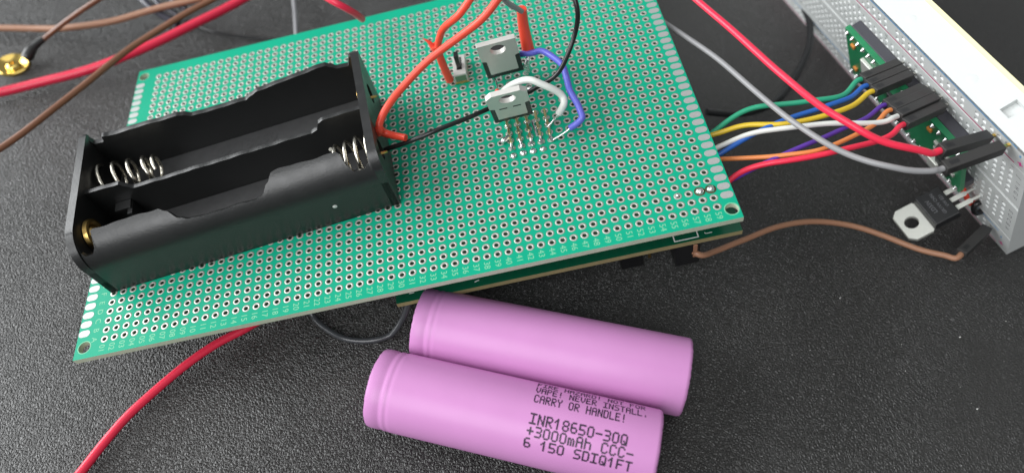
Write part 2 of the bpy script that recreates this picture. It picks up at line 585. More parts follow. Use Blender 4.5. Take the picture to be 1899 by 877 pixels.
mb = MB(); mb.tube([(43.55 * P, 14.6 * P, 1.3), (43.62 * P, 13.6 * P, .9), (43.75 * P, 12.6 * P, .5)], .28, 8, 4)
mb.build('wire_stub', M['solder'], board)

# ---------------------------------------------------------------- lower board
low = thing('lower_circuit_board', 'dark green circuit board with white printed outlines tucked under the perforated board', 'circuit board', BOARD)
mb = MB(); mb.box(68.6, 154.0, -.5, 60, -13.1, -11.5, [0, 0, 1, 1, 1, 1])
mb.build('board', [M['dark_pcb'], M['dark_edge']], low, smooth=0)
def line(x0, y0, x1, y1, w=0.28, z=-11.47):
    d = Vector((x1 - x0, y1 - y0)).normalized(); n = Vector((-d.y, d.x)) * w / 2
    mb.add([(x0 - n.x, y0 - n.y, z), (x1 - n.x, y1 - n.y, z), (x1 + n.x, y1 + n.y, z), (x0 + n.x, y0 + n.y, z)], [(0, 1, 2, 3)])
for segs in (((137.88, 4.30, 137.88, 0.30), (137.73, 0.30, 143.74, 0.30), (143.60, 0.30, 143.60, 4.30)), ((78.69, 0.70, 76.19, 0.70), (76.19, 0.56, 76.19, 3.80)), ((72.03, 1.70, 73.28, 1.70),), ((88.57, 1.00, 89.72, 1.30),)):
    mb = MB()
    for q in segs:
        line(*q)
    mb.build('printed_outline', M['white_ink'], low, smooth=0)
mb = MB(); text(mb, 'J', 2.0, Matrix.Translation((146.30, 0.75, -11.47)) @ rz)
mb.build('printed_letter', M['white_ink'], low, smooth=0)
# black parts hanging below it down to the leather
mb = MB(); mb.box(125.6, 131.8, 7.6, 14, -32.0, -13.2); mb.build('socket', M['black_smooth'], low, bevel=.3)
mb = MB(); mb.box(138.6, 144.6, 2.6, 9, -26, -13.2); mb.box(138.2, 144.4, .1, 2.6, -23.5, -13.2)
co = mb.build('connector', M['black_smooth'], low, bevel=.6)
mb = MB(); mb.box(142.4, 143.4, -.35, -.02, -19.5, -14); mb.build('terminal', M['tan'], co, bevel=.1)
mb = MB(); mb.box(131.6, 132.3, 1.2, 1.8, -18, -13.2); mb.build('pin', M['brass'], low)
mb = MB(); mb.box(82, 100, 22, 40, -27, -13.2); mb.build('socket', M['black_smooth'], low, bevel=.3)
mb = MB(); mb.box(74, 150, 50, 52.5, -11.4, -1.7); mb.build('header_strip', M['black_smooth'], low)
mb = MB(); mb.box(74, 150, 10, 12.5, -11.4, -1.7); mb.build('header_strip', M['black_smooth'], low)

# ---------------------------------------------------------------- battery holder
HOLD = at(BOARD, HOLD_O[0], HOLD_O[1], 0.09, Matrix.Rotation(HOLD_A, 4, 'Z'))
hold = thing('battery_holder', 'empty black plastic holder for two cells with coil springs, glued on the green board', 'battery holder', HOLD)
L, W, H = HOLD_L, HOLD_W, 18.2
def lerp_profile(knots, x):
    for (x0, v0), (x1, v1) in zip(knots, knots[1:]):
        if x <= x1:
            t = (x - x0) / (x1 - x0) if x1 > x0 else 1
            t = max(0, min(1, t)); t = t * t * (3 - 2 * t)
            return v0 + (v1 - v0) * t
    return knots[-1][1]
def jag(x, a=0.08):
    return a * (math.sin(x * 0.5) * .6 + math.sin(x * 1.1 + 1) * .4)
mb = MB()
mb.box(1.0, L - 1.0, 0.6, W - 0.6, 0, 1.3)
# front wall: upright below, curling in over the cell above, cut away in places
front = [(0, 66), (1.4, 66), (1.9, 34), (2.6, 29), (4.4, 29), (5.4, 36), (5.9, 60), (6.6, 62), (22.4, 62), (24.0, 56), (26.5, 42), (28.5, 36), (44.6, 35), (46.5, 38), (48.6, 52), (50.3, 64), (52, 65), (65.8, 64), (66.6, 60), (67.4, 42), (68.6, 31), (71.0, 31), (72.4, 38), (73.2, 66), (75, 66)]
xs = sorted(set([round(k * 0.5, 2) for k in range(151)] + [k[0] for k in front]))
rows = []
NF = 14
for x in xs:
    ph = lerp_profile(front, x) + jag(x, 1.1)
    outer, inner = [(0, 0), (0, 4.5)], [(1.5, 0), (1.5, 4.5)]
    for k in range(NF + 1):
        a = R(ph * k / NF)
        outer.append((10 - 10 * math.cos(a), 9 + 10 * math.sin(a)))
        th = 1.5 - 0.35 * k / NF
        inner.append((10 - (10 - th) * math.cos(a), 9 + (10 - th) * math.sin(a)))
    rows.append([(x, y, z) for y, z in outer + inner[::-1]])
n = len(rows[0])
vs = [p for r in rows for p in r]
fs = []
for i in range(len(rows) - 1):
    for k in range(n):
        k2 = (k + 1) % n
        fs.append((i * n + k, (i + 1) * n + k, (i + 1) * n + k2, i * n + k2))
fs += [tuple(range(n)), tuple((len(rows) - 1) * n + k for k in reversed(range(n)))]
mb.add(vs, fs)
# upright walls with a cut top edge: back wall and divider
def cut_wall(y0, y1, knots, x0, x1, lean=0.0):
    xs = [x0 + (x1 - x0) * k / 220 for k in range(221)]
    vs, fs = [], []
    for x in xs:
        z = lerp_profile(knots, x) + jag(x, .12)
        vs += [(x, y0, 0), (x, y1, 0), (x, y1 - lean * .6, z - .05), (x, (y0 + y1) / 2 - lean * .8, z), (x, y0 - lean, z - .05)]
    for i in range(len(xs) - 1):
        for k in range(5):
            k2 = (k + 1) % 5
            fs.append((i * 5 + k, i * 5 + k2, (i + 1) * 5 + k2, (i + 1) * 5 + k))
    fs += [(4, 3, 2, 1, 0), tuple(len(xs) * 5 - 5 + k for k in range(5))]
    mb.add(vs, fs)
cut_wall(W - 1.5, W, [(0, 18.2), (1.4, 18.0), (2.2, 15.4), (4.6, 15.2), (5.2, 16.9), (7, 16.6), (25, 16.3), (26.5, 15.9), (28.6, 14.7), (43, 14.5), (45, 15.4), (47.2, 16.2), (66, 17.4), (67.3, 16.4), (68.6, 15.4), (71.5, 15.3), (72.8, 18), (75, 18.2)], .8, L - .8)
cut_wall(19.3, 20.5, [(0, 16), (10.3, 15.9), (11.2, 14.6), (12.6, 13.2), (59, 13.1), (60.6, 13.6), (62.0, 15.6), (63.2, 16.0), (75, 16.2)], 1.0, L - 1.0)
# end walls
def arc(cx, cy, r, a0, a1, n=10):
    return [(cx + r * math.cos(R(a0 + (a1 - a0) * k / n)), cy + r * math.sin(R(a0 + (a1 - a0) * k / n))) for k in range(n + 1)]
ey = axes((0, 0, 0), (0, 1, 0), (0, 0, 1), (1, 0, 0))
plate(mb, [(0, 0), (W, 0)] + arc(W - 1, H - 1, 1, 0, 90, 4) + arc(7.5, H - 7.5, 7.5, 90, 180), [], -0.2, 1.7, mat=ey)
plate(mb, [(0, 0), (W, 0)] + arc(W - 1, H - 1, 1, 0, 90, 4) + arc(5.5, H - 5.5, 5.5, 90, 180), [circle(8.2, 11.8, 2.3, 20, 2.9), circle(28.2, 11.8, 2.3, 20, 2.9)], L - 1.8, L + 0.3, mat=ey)
# small moulded ribs inside
mb.box(9.0, 10.2, 15.0, 19.2, 1.3, 9.5); mb.box(6.0, 10.0, 16.5, 19.2, 9.5, 10.1)
mb.build('case', M['black_plastic'], hold, smooth=35)
m = MB(); m.box(1.8, L - 1.9, 1.6, 19.2, 1.3, 2.6); m.build('floor', M['lit_floor_plastic'], hold, smooth=0)
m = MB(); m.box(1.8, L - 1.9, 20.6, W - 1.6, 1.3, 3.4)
fl_ = m.build('floor', M['lit_floor_plastic'], hold, smooth=0)
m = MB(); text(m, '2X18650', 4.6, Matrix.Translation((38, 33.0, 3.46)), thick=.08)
m.build('moulded_text', M['lit_floor_plastic'], fl_, smooth=0)
# coil springs
def coil(x0, x1, y, z, r0, r1, turns, wr=.5):
    pts = []
    N = int(turns * 20)
    for k in range(N + 1):
        t = k / N
        a = 2 * math.pi * turns * t + 0.6
        r = r0 + (r1 - r0) * t
        tt = t if t < .78 else .78 + (t - .78) * .55
        pts.append((x0 + (x1 - x0) * tt / .901, y + r * math.cos(a), z + r * math.sin(a)))
    m = MB(); m.tube(pts, wr, 8, 1)
    m.build('spring', M['steel'], hold, smooth=60)
coil(2.0, 16.6, 28.6, 8.9, 5.0, 3.0, 4.3, .55)
coil(73.0, 63.0, 9.8, 9.4, 5.5, 4.2, 4.0, .48)
m = MB(); m.lathe([(.001, .12), (.35, .1), (.6, .0)], 9, mat=axes((60.6, -.02, 6.2), (1, 0, 0), (0, 0, 1), (0, -1, 0))); m.build('scuff', M['dust'], hold)
# brass contacts
m = MB(); m.lathe([(0.001, 1.2), (1.6, 1.2), (2.2, .5), (2.7, .5), (3.3, 1.1), (3.9, .9), (4.1, 0)], 28, mat=Matrix.Translation((1.9, 9.6, 11.4)), axis='x')
m.build('contact_button', M['brass'], hold)
m = MB(); m.lathe([(0.001, 1.2), (3.0, 1.2), (3.6, 0)], 24, mat=Matrix.Translation((L - 1.9, 29, 9.8)) @ Matrix.Rotation(math.pi, 4, 'Z'), axis='x')
m.build('contact_button', M['brass'], hold)
for y in (8.2, 28.2):
    m = MB(); m.box(L - 1.9, L - 1.3, y - 2.0, y + 2.0, 9.2, 14.4)
    m.tube([(L - 1.3, y - .6, 11.2), (L + .6, y - .2, 10.6), (L + 1.2, y + .4, 10.0)], .35, 6, 3)
    m.build('solder_tag', M['brass'], hold)

# ---------------------------------------------------------------- pink cells
FONT = {'A': '01110 10001 10001 11111 10001 10001 10001', 'C': '01110 10001 10000 10000 10000 10001 01110', 'D': '11110 10001 10001 10001 10001 10001 11110',
 'E': '11111 10000 10000 11110 10000 10000 11111', 'F': '11111 10000 10000 11110 10000 10000 10000', 'H': '10001 10001 10001 11111 10001 10001 10001',
 'I': '11111 00100 00100 00100 00100 00100 11111', 'L': '10000 10000 10000 10000 10000 10000 11111', 'N': '10001 11001 11001 10101 10011 10011 10001',
 'O': '01110 10001 10001 10001 10001 10001 01110', 'P': '11110 10001 10001 11110 10000 10000 10000', 'Q': '01110 10001 10001 10001 10101 10011 01111',
 'R': '11110 10001 10001 11110 10100 10010 10001', 'S': '01111 10000 10000 01110 00001 00001 11110', 'T': '11111 00100 00100 00100 00100 00100 00100',
 'V': '10001 10001 10001 10001 10001 01010 00100', 'Y': '10001 10001 01010 00100 00100 00100 00100', 'Z': '11111 00001 00010 00100 01000 10000 11111',
 '0': '01110 10001 10001 10001 10001 10001 01110', '1': '00100 01100 10100 00100 00100 00100 00100', '3': '11110 00001 00001 01110 00001 00001 11110',
 '5': '11111 10000 10000 11110 00001 00001 11110', '6': '01110 10000 10000 11110 10001 10001 01110', '8': '01110 10001 10001 01110 10001 10001 01110',
 'm': '00000 00000 11010 10101 10101 10101 10101', 'h': '10000 10000 11110 10001 10001 10001 10001', '+': '00000 00100 00100 11111 00100 00100 00000',
 '-': '00000 00000 00000 11111 00000 00000 00000', '!': '00100 00100 00100 00100 00100 00000 00100', '.': '00000 00000 00000 00000 00000 00100 00100', ' ': '0 0 0 0 0 0 0'}
def dot_text(mb, s, s0, pitch, ang, height, rad):
    """dot matrix lettering laid round the cell: s0 along the cell, ang degrees from its top"""
    px, py = pitch / 6.3, height / 6.0
    quads = []
    for ci, ch in enumerate(s):
        rows_ = FONT[ch].split()
        for r in range(7):
            for c, b in enumerate(rows_[r]):
                if b != '1': continue
                cx = s0 + ci * pitch + c * px
                cy = (r - 3) * py
                pts = []
                for k in range(8):
                    t = 2 * math.pi * (k + .5) / 8
                    a = R(ang) + (cy + py * .66 * math.sin(t)) / rad
                    pts.append((cx + px * .78 * math.cos(t), -rad * math.sin(a), rad * math.cos(a)))
                mb.add(pts, [tuple(reversed(range(8)))])
def make_cell(name, label, pos, ax, printed):
    xa = Vector(ax).normalized(); za = Vector((0, 0, 1)); ya = za.cross(xa)
    w = frame(axes(pos, xa, ya, za))
    t = thing(name, label, 'battery', w, 'pink cylindrical cells lying side by side')
    r = 9.2; h = 32.5
    prof = [(5.6, -h + .35), (6.6, -h + .1), (7.4, -h), (8.55, -h + .03), (8.95, -h + .25), (9.1, -h + .8), (9.14, -h + 2.8), (8.98, -h + 3.3), (8.98, -h + 3.8), (9.14, -h + 4.2), (9.14, -h + 4.9), (9.06, -h + 5.2), (9.17, -h + 5.6), (9.2, -h + 6.4), (9.2, -10), (9.2, 10),
            (9.2, h - .9), (9.1, h - .4), (8.75, h - .08), (8.2, h), (7.2, h - .05), (6.8, h - .4)]
    wb = MB().lathe(prof, 96, axis='x')
    rnd = random.Random(11 if printed else 5)
    ripple = [rnd.uniform(-.07, .07) for _ in range(96)]
    wb.v = [(x + (ripple[i % 96] * .9 if abs(x) > h - .5 else 0), y * (1 + .0035 * math.sin(x * .35 + (i % 96) * .2)), z) for i, (x, y, z) in enumerate(wb.v)]
    wb.build('wrapper', M['wrap'], t, smooth=40)
    MB().lathe([(.001, h - .4), (6.9, h - .4)], 48, axis='x').build('bottom_plate', M['steel'], t)
    MB().lathe([(5.7, -h + .4), (4.2, -h + .4), (3.8, -h - .5), (.001, -h - .6)], 48, axis='x').build('positive_cap', M['steel'], t)
    if printed:
        m = MB()
        for s, s0, pitch, ang, hh in (('FIRE HAZARD! NOT FOR', 4.4, 1.215, -47.0, 1.8), ('VAPE! NEVER INSTALL.', 4.4, 1.245, -31.5, 1.75), ('CARRY OR HANDLE!', 4.5, 1.27, -15.0, 1.8),
                                      ('INR18650-30Q', 4.6, 1.78, 14.2, 2.0), ('+3000mAh CCC-', 4.5, 1.78, 30.4, 2.0), ('6 150 SDIQ1FT', 4.3, 1.81, 47.0, 2.0)):
            dot_text(m, s, s0, pitch, ang, hh, 9.225)
        m.build('printed_text', M['ink'], t, smooth=0)
    return t
make_cell('battery_cell', 'pink cylindrical battery cell printed with dark dot matrix text', (15.77796, -32.11219, 9.20000), (0.92868, -0.37089, 0.00000), True)
make_cell('battery_cell', 'plain unprinted pink battery cell lying against the front edge of the green board', (26.94978, -16.37548, 9.20000), (0.93424, -0.35664, 0.00000), False)

# ---------------------------------------------------------------- power transistors on the board
def transistor(name, label, world, tabmat, chamfer, slots, legs, square_notch):
    t = thing(name, label, 'transistor', world)
    up = axes((0, 0, 0), (1, 0, 0), (0, 0, 1), (0, -1, 0))      # outline drawn in x,z; thickness along -y
    c = chamfer
    top = [(5, 15.6 - c), (5 - c, 15.6), (-5 + c, 15.6), (-5, 15.6 - c)] if c else [(5, 15.6), (-5, 15.6)]
    nz = 8.6; wn = 3.75
    out = [(-wn, 2.1), (wn, 2.1), (wn, nz - .7), (wn, nz - .3), (wn + .35, nz), (5, nz + .3)] + top + [(-5, nz + .3), (-wn - .35, nz), (-wn, nz - .3), (-wn, nz - .7)]
    m = MB(); plate(m, out, [circle(0, 12.6, 2.05, 32)], -1.3, 0, mat=up)
    tab = m.build('metal_tab', tabmat, t, smooth=40, bevel=.09)
    m = MB()
    for s in slots:
        m = MB(); m.box(s - 1.0, s + 1.0, -.03, .02, 7.6, 8.15)
        m.build('slot', M['black_smooth'], tab, smooth=0)
    m = MB()
    m.add([(-5, .22, 0), (5, .22, 0), (5, .22, nz), (-5, .22, nz), (-4.7, 4.5, .35), (4.7, 4.5, .35), (4.7, 4.5, nz - .3), (-4.7, 4.5, nz - .3)],
          [(0, 1, 2, 3), (7, 6, 5, 4), (1, 0, 4, 5), (3, 2, 6, 7), (0, 3, 7, 4), (2, 1, 5, 6)])
    m.build('body', M['epoxy'], t, smooth=0, bevel=.2)
    if square_notch:
        m = MB()
        for x in (-3.7, -1.9, 0, 1.9, 3.7):
            m.box(x - .42, x + .42, .5, 2.6, -.8, .05)
        m.build('rib', M['epoxy'], t, smooth=0, bevel=.12)
    for pts in legs:
        m = MB(); m.tube(pts, .42, 8, 4); m.build('leg', M['solder'], t)
    return t
Rx = lambda a: Matrix.Rotation(R(a), 4, 'X')
Ry = lambda a: Matrix.Rotation(R(a), 4, 'Y')
Rz = lambda a: Matrix.Rotation(R(a), 4, 'Z')
transistor('power_transistor', 'grey tab power transistor with square top corners, standing behind the other on the green board', at(BOARD, 106.4, 53.4, 3.0, Ry(-2.0) @ Rx(15)), M['tab'], 0.0, (),
           [[(x, 2.3, .3), (x, 2.3, -1.2), (x, 2.0, -2.9)] for x in (-4.2, -1.5, 1.4)], False)
transistor('power_transistor', 'grey tab power transistor with clipped top corners and two dark slots, above the solder bridges', at(BOARD, 106.3, 36.6, 3.5, Ry(-1.6) @ Rx(20)), M['tab'], 1.5, (-1.7, 1.75),
           [[(x, 2.4, .3), (x, 2.3, -1.0), (x, 1.6, -3.1)] for x in (-2.54, 0, 2.54)], True)

# slide switch
sw = thing('slide_switch', 'tiny silver slide switch with a tall black lever on the green board', 'switch', at(BOARD, 94.15, 61.6, 0, Rz(-2)))
m = MB(); m.box(-1.75, 1.75, -3.8, 3.9, .55, 3.2); m.box(-1.85, -1.7, -3.9, 4.0, .3, 2.6); m.box(1.7, 1.85, -3.9, 4.0, .3, 2.6)
case = m.build('housing', M['tab'], sw, smooth=0, bevel=.15)
m = MB(); m.box(-1.5, 1.5, -3.95, -3.8, .8, 2.7); m.build('end_window', M['fr4dark'], case, smooth=0)
m = MB(); m.box(-1.9, 1.9, -4.1, 4.1, 0.1, .5); m.build('base', M['brass'], sw, smooth=0, bevel=.1)
m = MB(); m.box(-.75, .75, -2.0, 3.0, 3.15, 3.24); m.build('slot', M['epoxy'], case, smooth=0)
m = MB(); m.box(-.62, .62, -1.5, .6, 3.24, 7.6); m.build('lever', M['black_smooth'], sw, smooth=0, bevel=.2)

# ---------------------------------------------------------------- wires on the green board (points in mm above the leather)
W = {
    'holder_red': (0.94, [[-7.6, 33.6, 38.2], [-7.1, 34.7, 39.8], [-5.2, 37.2, 41.7], [-0.9, 41.1, 44.4], [5.7, 44.3, 48.6], [14.2, 45.7, 54.1], [20.9, 46.0, 59.2], [26.0, 48.6, 64.1]]),
    'holder_red_stub': (0.88, [[-7.7, 34.0, 38.4], [-6.6, 34.1, 36.9], [-4.7, 33.2, 36.7], [-1.3, 31.1, 37.4]]),
    'switch_red': (0.92, [[19.9, 53.8, 61.1], [15.2, 52.7, 55.3], [11.2, 55.5, 49.6], [9.7, 56.9, 45.3], [9.0, 57.4, 42.1]]),
    'switch_sleeve': (1.12, [[8.4, 57.9, 42.5], [9.0, 57.9, 39.6], [10.0, 58.1, 34.7], [11.2, 58.5, 29.5]]),
    'tall_sleeve': (1.45, [[31.0, 56.9, 51.8], [31.6, 57.5, 45.9], [32.8, 56.9, 38.5]]),
    'grey_top': (0.69, [[23.7, 49.5, 63.8], [26.7, 51.6, 58.2], [28.9, 53.6, 55.0], [31.1, 56.5, 51.3]]),
    'black_board': (0.60, [[-7.0, 31.9, 33.2], [-4.0, 31.5, 34.7], [5.0, 31.1, 38.2], [13.2, 33.9, 38.6], [19.6, 37.5, 37.7], [25.4, 39.8, 37.6], [31.0, 40.4, 39.6], [34.3, 39.8, 42.1], [37.5, 39.6, 45.7], [40.2, 40.9, 50.2], [41.9, 42.8, 54.6], [42.2, 44.1, 59.7], [41.5, 46.9, 63.6]]),
    'white_loop': (0.90, [[23.9, 47.3, 32.4], [25.0, 44.0, 37.6], [27.3, 41.0, 42.0], [30.8, 39.4, 44.1], [34.3, 37.9, 43.1], [37.8, 36.6, 40.7], [38.5, 34.9, 39.3], [37.1, 34.5, 36.5]]),
    'white_bare': (0.28, [[37.2, 34.6, 36.7], [36.1, 34.6, 34.5], [34.3, 34.1, 32.6]]),
    'blue_loop': (0.84, [[30.7, 56.1, 38.1], [33.3, 55.2, 39.0], [35.6, 53.7, 40.4], [37.6, 49.7, 42.2], [39.5, 45.6, 42.5], [40.3, 41.4, 41.6], [40.4, 37.2, 40.6], [42.0, 33.5, 38.8], [42.4, 31.1, 38.3], [41.5, 30.3, 37.2], [39.3, 30.3, 35.3]]),
    'blue_bare': (0.27, [[39.7, 30.3, 35.6], [37.5, 29.8, 34.1], [35.0, 29.6, 32.5]]),
    'silver_curl': (0.30, [[32.4, 56.0, 37.4], [32.0, 55.1, 36.8], [31.3, 54.3, 35.7], [31.8, 54.5, 34.7], [32.2, 54.5, 37.0]]),
    'silver_curl2': (0.45, [[32.7, 55.9, 37.4], [32.4, 54.9, 35.3], [32.3, 54.8, 32.3]]),
    'thin_lead': (0.22, [[23.1, 53.2, 33.3], [23.4, 51.2, 33.3], [23.3, 47.7, 33.5]]),
    'red_tip': (0.65, [[23.2, 48.3, 33.5], [23.2, 46.1, 33.2]]),
    'slot_strand': (0.14, [[-10.0, 49.1, 36.9], [-9.2, 47.0, 37.0], [-8.6, 46.2, 36.6]]),
    'tan_ribbon': (1.14, [[-152.1, 139.9, 3.0], [-132.7, 136.7, 3.2], [-118.7, 133.8, 4.0], [-105.3, 133.4, 5.0], [-89.9, 135.0, 7.0], [-76.1, 135.6, 9.0], [-62.4, 136.3, 11.0]]),
    'snap_cable': (0.89, [[-126.1, 126.7, 5.0], [-122.2, 127.6, 7.0], [-115.6, 127.2, 11.0], [-106.1, 127.2, 16.0], [-96.7, 128.7, 20.0]]),
    'red_left': (1.51, [[-141.8, 102.8, 3.0], [-135.4, 104.4, 3.0], [-125.7, 106.8, 3.0], [-113.5, 108.5, 4.0], [-101.3, 111.1, 5.0], [-90.6, 115.4, 6.0], [-77.2, 122.6, 7.0], [-66.4, 128.2, 8.0], [-53.7, 136.4, 9.0]]),
    'brown_left': (0.98, [[-126.8, 62.9, 12.0], [-120.1, 67.9, 13.0], [-112.2, 75.1, 14.0], [-104.3, 83.5, 15.0], [-96.0, 92.4, 16.0], [-86.1, 103.6, 17.0], [-74.6, 111.0, 19.0], [-62.6, 117.1, 21.0], [-52.0, 121.8, 23.0]]),
    'black_far': (0.53, [[-82.7, 136.8, 2.0], [-75.3, 130.5, 2.0], [-64.6, 124.9, 1.5], [-49.4, 120.6, 1.2], [-34.3, 119.4, 1.2], [-21.1, 121.2, 1.2]]),
    'bundle_a': (1.34, [[-96.6, 145.2, 8.0], [-91.3, 138.3, 7.0], [-86.9, 134.7, 5.0], [-81.6, 131.4, 3.0]]),
    'bundle_b': (0.89, [[-91.1, 143.0, 9.0], [-86.9, 136.8, 8.0], [-83.1, 134.6, 6.0], [-79.9, 132.8, 4.0]]),
    'bundle_c': (1.11, [[-86.3, 142.2, 9.0], [-81.3, 136.9, 8.0], [-78.1, 135.1, 6.0]]),
    'grey_far': (0.78, [[-41.0, 141.2, 6.0], [-39.8, 130.0, 6.0], [-39.2, 122.4, 6.0], [-38.8, 113.4, 5.0]]),
    'red_far': (1.00, [[-23.7, 90.0, 40.0], [-19.5, 84.8, 40.0], [-15.7, 83.3, 38.0], [-13.4, 85.3, 34.0], [-12.3, 88.7, 29.5]]),
    'loop_under': (0.57, [[-33.3, 9.5, 7.0], [-31.9, 6.2, 2.5], [-29.0, 2.3, 1.3], [-23.5, -1.7, 1.2], [-16.6, -3.5, 1.2], [-11.7, -2.8, 2.0], [-7.9, -0.8, 6.0], [-5.9, 1.0, 10.5], [-5.2, 3.0, 13.5]]),
    'red_front': (1.09, [[-87.5, -32.6, 1.5], [-83.8, -27.6, 1.5], [-79.1, -20.4, 1.5], [-74.0, -13.6, 1.5], [-64.9, -5.1, 1.5], [-56.2, 1.1, 1.6], [-48.3, 4.7, 1.8], [-37.4, 10.6, 2.0]]),
    'green': (0.75, [[74.4, 26.8, 30.0], [80.1, 29.0, 32.9], [85.0, 30.1, 34.7], [90.8, 29.7, 36.2], [99.8, 28.4, 37.5], [108.2, 28.5, 37.8], [114.5, 33.3, 37.4], [117.0, 34.3, 37.3]]),
    'blue': (0.70, [[74.4, 19.9, 30.0], [79.1, 21.1, 32.3], [85.8, 22.5, 34.9], [94.2, 24.3, 36.9], [102.7, 25.6, 37.9], [109.8, 27.4, 38.0], [114.8, 30.7, 37.7], [117.3, 31.7, 37.5]]),
    'yellow': (0.74, [[72.9, 26.7, 30.0], [77.3, 26.2, 32.0], [82.9, 25.5, 34.1], [91.0, 22.8, 36.4], [101.5, 22.6, 38.0], [109.0, 24.3, 38.3], [115.0, 28.1, 38.1], [117.5, 29.1, 37.9]]),
    'purple': (0.65, [[74.5, 11.4, 30.0], [80.2, 12.4, 32.7], [86.6, 13.3, 35.0], [94.7, 15.1, 37.0], [103.4, 17.4, 38.1], [110.5, 19.7, 38.4], [115.9, 23.0, 38.2], [118.4, 24.0, 38.0]]),
    'orange': (0.65, [[73.5, 19.3, 30.0], [81.2, 15.9, 33.3], [87.8, 13.3, 35.6], [94.9, 12.3, 37.4], [103.0, 13.7, 38.7], [110.9, 16.7, 39.1], [115.9, 20.4, 39.0], [118.4, 21.4, 38.8]]),
    'white': (0.73, [[73.4, 21.4, 30.0], [76.7, 22.0, 31.8], [82.5, 22.4, 34.3], [89.1, 21.3, 36.5], [98.5, 19.2, 38.6], [107.0, 17.5, 39.5], [113.6, 17.1, 39.6], [116.1, 17.8, 39.6], [118.6, 18.7, 39.4]]),
    'red_short': (0.78, [[72.7, 10.0, 30.0], [78.0, 12.0, 32.8], [82.4, 12.3, 34.4], [89.4, 11.2, 36.5], [97.8, 10.4, 38.2], [105.7, 11.0, 39.1], [113.0, 12.7, 39.3], [116.7, 15.2, 39.2], [119.2, 16.2, 39.0]]),
    'red_long': (0.91, [[71.7, 66.0, 50.0], [75.1, 55.9, 51.1], [79.1, 44.5, 51.8], [83.3, 32.9, 51.9], [86.9, 24.2, 51.5], [90.9, 17.2, 50.7], [95.2, 11.5, 49.8], [100.9, 6.1, 48.5], [106.3, 3.1, 47.4], [113.0, 1.5, 46.0], [115.5, 1.4, 45.4], [118.1, 2.0, 45.2]]),
    'grey': (0.79, [[72.2, 72.0, 33.0], [76.9, 59.3, 35.7], [81.5, 46.3, 38.1], [85.9, 31.2, 40.4], [90.2, 18.1, 42.0], [95.4, 8.8, 42.9], [101.5, 2.5, 43.4], [107.5, -0.6, 43.6], [113.6, -2.2, 43.6], [115.3, -2.2, 43.4], [117.9, -1.7, 43.8]]),
    'black_loop': (0.88, [[89.1, 58.1, 6.0], [98.1, 57.8, 4.0], [107.4, 59.1, 3.5], [115.9, 63.4, 4.0], [125.2, 73.1, 5.0], [131.6, 82.4, 6.5], [135.6, 92.4, 7.0], [136.8, 104.1, 7.0], [137.2, 114.8, 6.0]]),
    'brown_right': (0.86, [[63.2, -2.0, 20.0], [66.6, -0.8, 18.5], [72.5, 1.4, 16.0], [81.9, 5.9, 12.5], [93.3, 10.5, 9.1], [105.6, 12.5, 6.7], [114.7, 11.1, 5.4], [123.6, 6.2, 4.9], [131.4, 0.1, 5.1], [136.4, -2.8, 5.7], [138.5, -4.1, 6.4], [140.8, -2.7, 6.2]]),
}
def wire(name, key, m, label, cat='wire', group=None, n=14):
    r, pts = W[key]
    r = {'black_loop': 1.1, 'loop_under': .8}.get(key, r)
    b = MB(); b.tube(pts, r, n, 8)
    o = b.build(name, m, None, smooth=60)
    return tag(o, label, cat, group)
def sub(name, key, m, parent, n=12, scale=1.0, radii=None):
    r, pts = W[key]
    b = MB(); b.tube(pts, radii or r * scale, n, 8)
    return b.build(name, m, parent, smooth=60)

hr = wire('wire', 'holder_red', M['red_orange'], 'orange red wire arching from the battery holder over the green board', n=16)
sub('sleeve', 'holder_red_stub', M['red_orange'], hr, radii=[1.15, 1.05, .95, .85])
q0 = Vector(W['holder_red'][1][0])
m = MB()
for d in ((-2.2, 1.0, .8), (-2.0, .2, -.4), (-1.2, 1.6, .2)):
    m.tube([q0, q0 + Vector(d) * .6 + Vector((0, 0, .3)), q0 + Vector(d)], [.45, .3, .08], 6, 3)
m.tube([q0 + Vector((-.4, 0, -.9)), q0 + Vector((0, .1, .2)), q0 + Vector((.3, .4, 1.0))], [1.05, 1.25, 1.0], 12, 4)
m.build('sleeve_frill', M['red_orange'], hr, smooth=60)
sr = wire('wire', 'switch_red', M['red_orange'], 'orange red wire dropping into a split red sleeve beside the slide switch', n=16)
sl = sub('sleeve', 'switch_sleeve', M['red_orange'], sr, radii=[1.3, 1.05, 1.12, 1.2])
q0 = Vector(W['switch_sleeve'][1][0])
m = MB(); m.tube([q0 + Vector((-.4, 0, -1.2)), q0 + Vector((-1.4, .5, .6)), q0 + Vector((-3.0, 1.0, 1.8))], [.9, .55, .06], 6, 3)
m.build('split_flap', M['red_orange'], sl, smooth=50)
gt = wire('wire', 'grey_top', M['grey'], 'short grey wire entering the top of the upright red sleeve')
sub('sleeve', 'tall_sleeve', M['red_orange'], gt, radii=[1.3, 1.45, 1.7], n=16)
wire('wire', 'black_board', M['black'], 'thin black wire running from the battery holder behind the clipped corner transistor')
wl = wire('wire', 'white_loop', M['white'], 'short white wire looping over from behind the clipped corner transistor', n=16)
sub('bare_end', 'white_bare', M['solder'], wl)
bl = wire('wire', 'blue_loop', M['blue_violet'], 'kinked violet blue wire bending round from the square corner transistor to the solder bridges', n=16)
sub('bare_end', 'blue_bare', M['solder'], bl)
sub('bare_end', 'silver_curl', M['solder'], bl); sub('bare_end', 'silver_curl2', M['solder'], bl, radii=[.35, .5, .7])
tl = wire('wire', 'red_tip', M['red_orange'], 'short stub of red wire between the two standing transistors')
sub('bare_end', 'thin_lead', M['solder'], tl)

